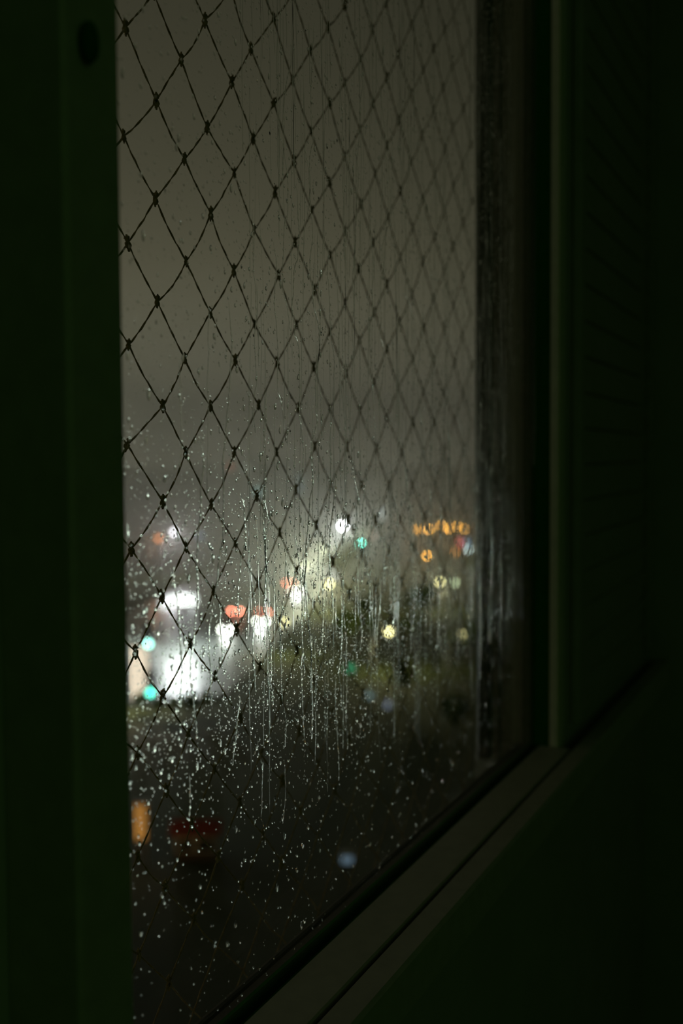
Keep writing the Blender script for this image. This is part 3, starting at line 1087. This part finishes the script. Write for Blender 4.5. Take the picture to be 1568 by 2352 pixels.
def tree(lat, dep, s, label, k=0, group=None):
    p = town(lat, dep)
    o = empty('tree', p, random.uniform(0, 6))
    o.scale = (s, s, s * random.uniform(0.9, 1.15))
    tag(o, label, 'tree', group)
    c = link('crown', crowns[k % 3], M_LEAF, o)
    c.location = (0, 0, 4.3)
    link('trunk', trunk_me, M_BARK, o)


for q, (px, dep) in enumerate(((648, 178), (690, 198), (712, 218), (742, 262), (770, 300))):
    words_ = ('nearest', 'second', 'third', 'fourth', 'farthest')[q]
    tree(road_at(dep) + 13.0, dep, 1.05, 'lit roadside tree on the right of the wet road, %s of five' % words_, q, 'roadside trees right of the wet road')
for q, (px, dep, sz) in enumerate(((318, 92, 0.28), (352, 90, 0.34), (392, 91, 0.30), (430, 89, 0.36), (470, 92, 0.32))):
    tree((px - 784) / FPX * dep, dep, sz, 'small dark tree below the near end of the wet road, %s from the left' % ('first', 'second', 'third', 'fourth', 'fifth')[q], q, 'small trees at the near end of the road')
park = []
for k in range(22):
    dep = random.uniform(72, 210)
    lat = random.uniform(road_at(dep) + 19, 0.16 * dep)
    q_ = town(lat, dep)
    if any((lat - a) ** 2 + (dep - b) ** 2 < 30 for a, b in park) or any(o.parent is None and o.get('category') in ('sign', 'street lamp', 'building', 'house') and (o.location - q_).xy.length < 4.5 for o in COL.objects):
        continue
    # keep the lamps clear
    park.append((lat, dep))
    tree(lat, dep, random.uniform(0.5, 0.85), 'dark tree in the unlit park right of the wet road', k, 'dark trees in the park')

# ------------------------------------------------------------------ forecourt, masts and hall added out of view as light for the drops
def polar(az, dd, h=0.0):
    a_ = math.radians(az)
    return town(dd * math.sin(a_), dd * math.cos(a_), h)


fc = MB()
v_ = []
for k in range(17):
    az = -64 + 46 * k / 16
    for dd in (58, 112):
        v_.append(polar(az, dd, 0.06))
fc.add(v_, [(2 * k, 2 * k + 2, 2 * k + 3, 2 * k + 1) for k in range(16)])
tag(fc.build('added_forecourt', mat('forecourt_concrete', (0.34, 0.35, 0.33), 0.5, 0.15, 0.3)), kind='structure')  # unseen bright ground, added for the drops to refract
for k, (az, dd) in enumerate(((-20.5, 84), (-25, 106), (-31, 88), (-37, 106), (-43, 88), (-49, 106), (-56, 90))):
    p = polar(az, dd)
    o = empty('added_floodlight_mast', p, YAW - math.pi / 2 - math.radians(az))  # added mast, out of view, a source for the glitter in the drops
    tag(o, 'unseen floodlight mast added beyond the left window edge to make the raindrops glitter', 'floodlight', 'added floodlight masts out of view')
    MB().lathe([(0.2, 0), (0.2, 1.0), (0.12, 1.1), (0.09, 11.0)], 10).build('mast', M_POLE, o)
    MB().box(-1.4, 1.4, -0.05, 0.12, 10.0, 10.6, 0.02).build('crossbar', M_POLE, o)
    for q in (-0.95, 0.0, 0.95):
        hd = MB().box(q - 0.42, q + 0.42, -0.35, 0.05, 9.75, 10.75, 0.04).build('lamp_head', M_POLE, o)
        MB().box(q - 0.38, q + 0.38, -0.42, -0.34, 9.8, 10.7).build('lens', glow('flood_glow', (0.82, 1.0, 0.95), 90), hd)
    fl = point(o, (0, 1.2, 9.6), 15000, (0.82, 1.0, 0.92), 0.5, 150)
    fl.rotation_euler = (math.radians(58), 0, 0)

M_HALL = mat('white_render', (0.75, 0.75, 0.70), 0.8, 0.06, 0.4)
hp = polar(-41, 118)
hall = empty('added_hall', hp, YAW - math.pi / 2 + math.radians(41))  # added wide bright front, out of view, that the drops pick up
tag(hall, 'unseen white hall with glowing windows, added beyond the left window edge to light the raindrops', 'building')
HW, HH = 92.0, 13.0
MB().box(-HW / 2, HW / 2, 0, 14, 0, HH).build('wall', M_HALL, hall)
MB().box(-HW / 2 - 0.6, HW / 2 + 0.6, -0.8, 14.6, HH, HH + 0.8, 0.1).build('roof', M_BUILD2, hall)
wfr = MB().box(-2.0, 2.0, -0.08, 0.05, 0, 5.2, 0.03).mesh('window')
wpn = MB().box(-1.8, 1.8, -0.12, -0.07, 0.2, 5.0).mesh('pane')
wpn.materials.append(glow('hall_window_glow', (0.92, 1.0, 0.88), 7.0))  # added window glow that brightens the drops and trickles
for k in range(15):
    f_o = link('window', wfr, M_FRAME, hall)
    f_o.location = (-HW / 2 + (k + 0.5) * HW / 15, 0, 2.5)
    link('pane', wpn, None, f_o)

# ------------------------------------------------------------------ rain haze over the town
hz = MB().box(-85, 330, 0, 380, 0.25, 48).build('haze', None)
hz.location = town(0, 140)
hz.rotation_euler = (0, 0, YAW - math.pi / 2)
hm = bpy.data.materials.new('rain_haze')
hm.use_nodes = True
hm.node_tree.nodes.clear()
h_o = hm.node_tree.nodes.new('ShaderNodeOutputMaterial')
h_s = hm.node_tree.nodes.new('ShaderNodeVolumeScatter')
h_s.inputs['Color'].default_value = (0.98, 0.97, 0.92, 1)
h_s.inputs['Density'].default_value = 0.0056
h_s.inputs['Anisotropy'].default_value = 0.35
hm.node_tree.links.new(h_s.outputs[0], h_o.inputs['Volume'])
hz.data.materials.append(hm)
tag(hz, kind='structure')
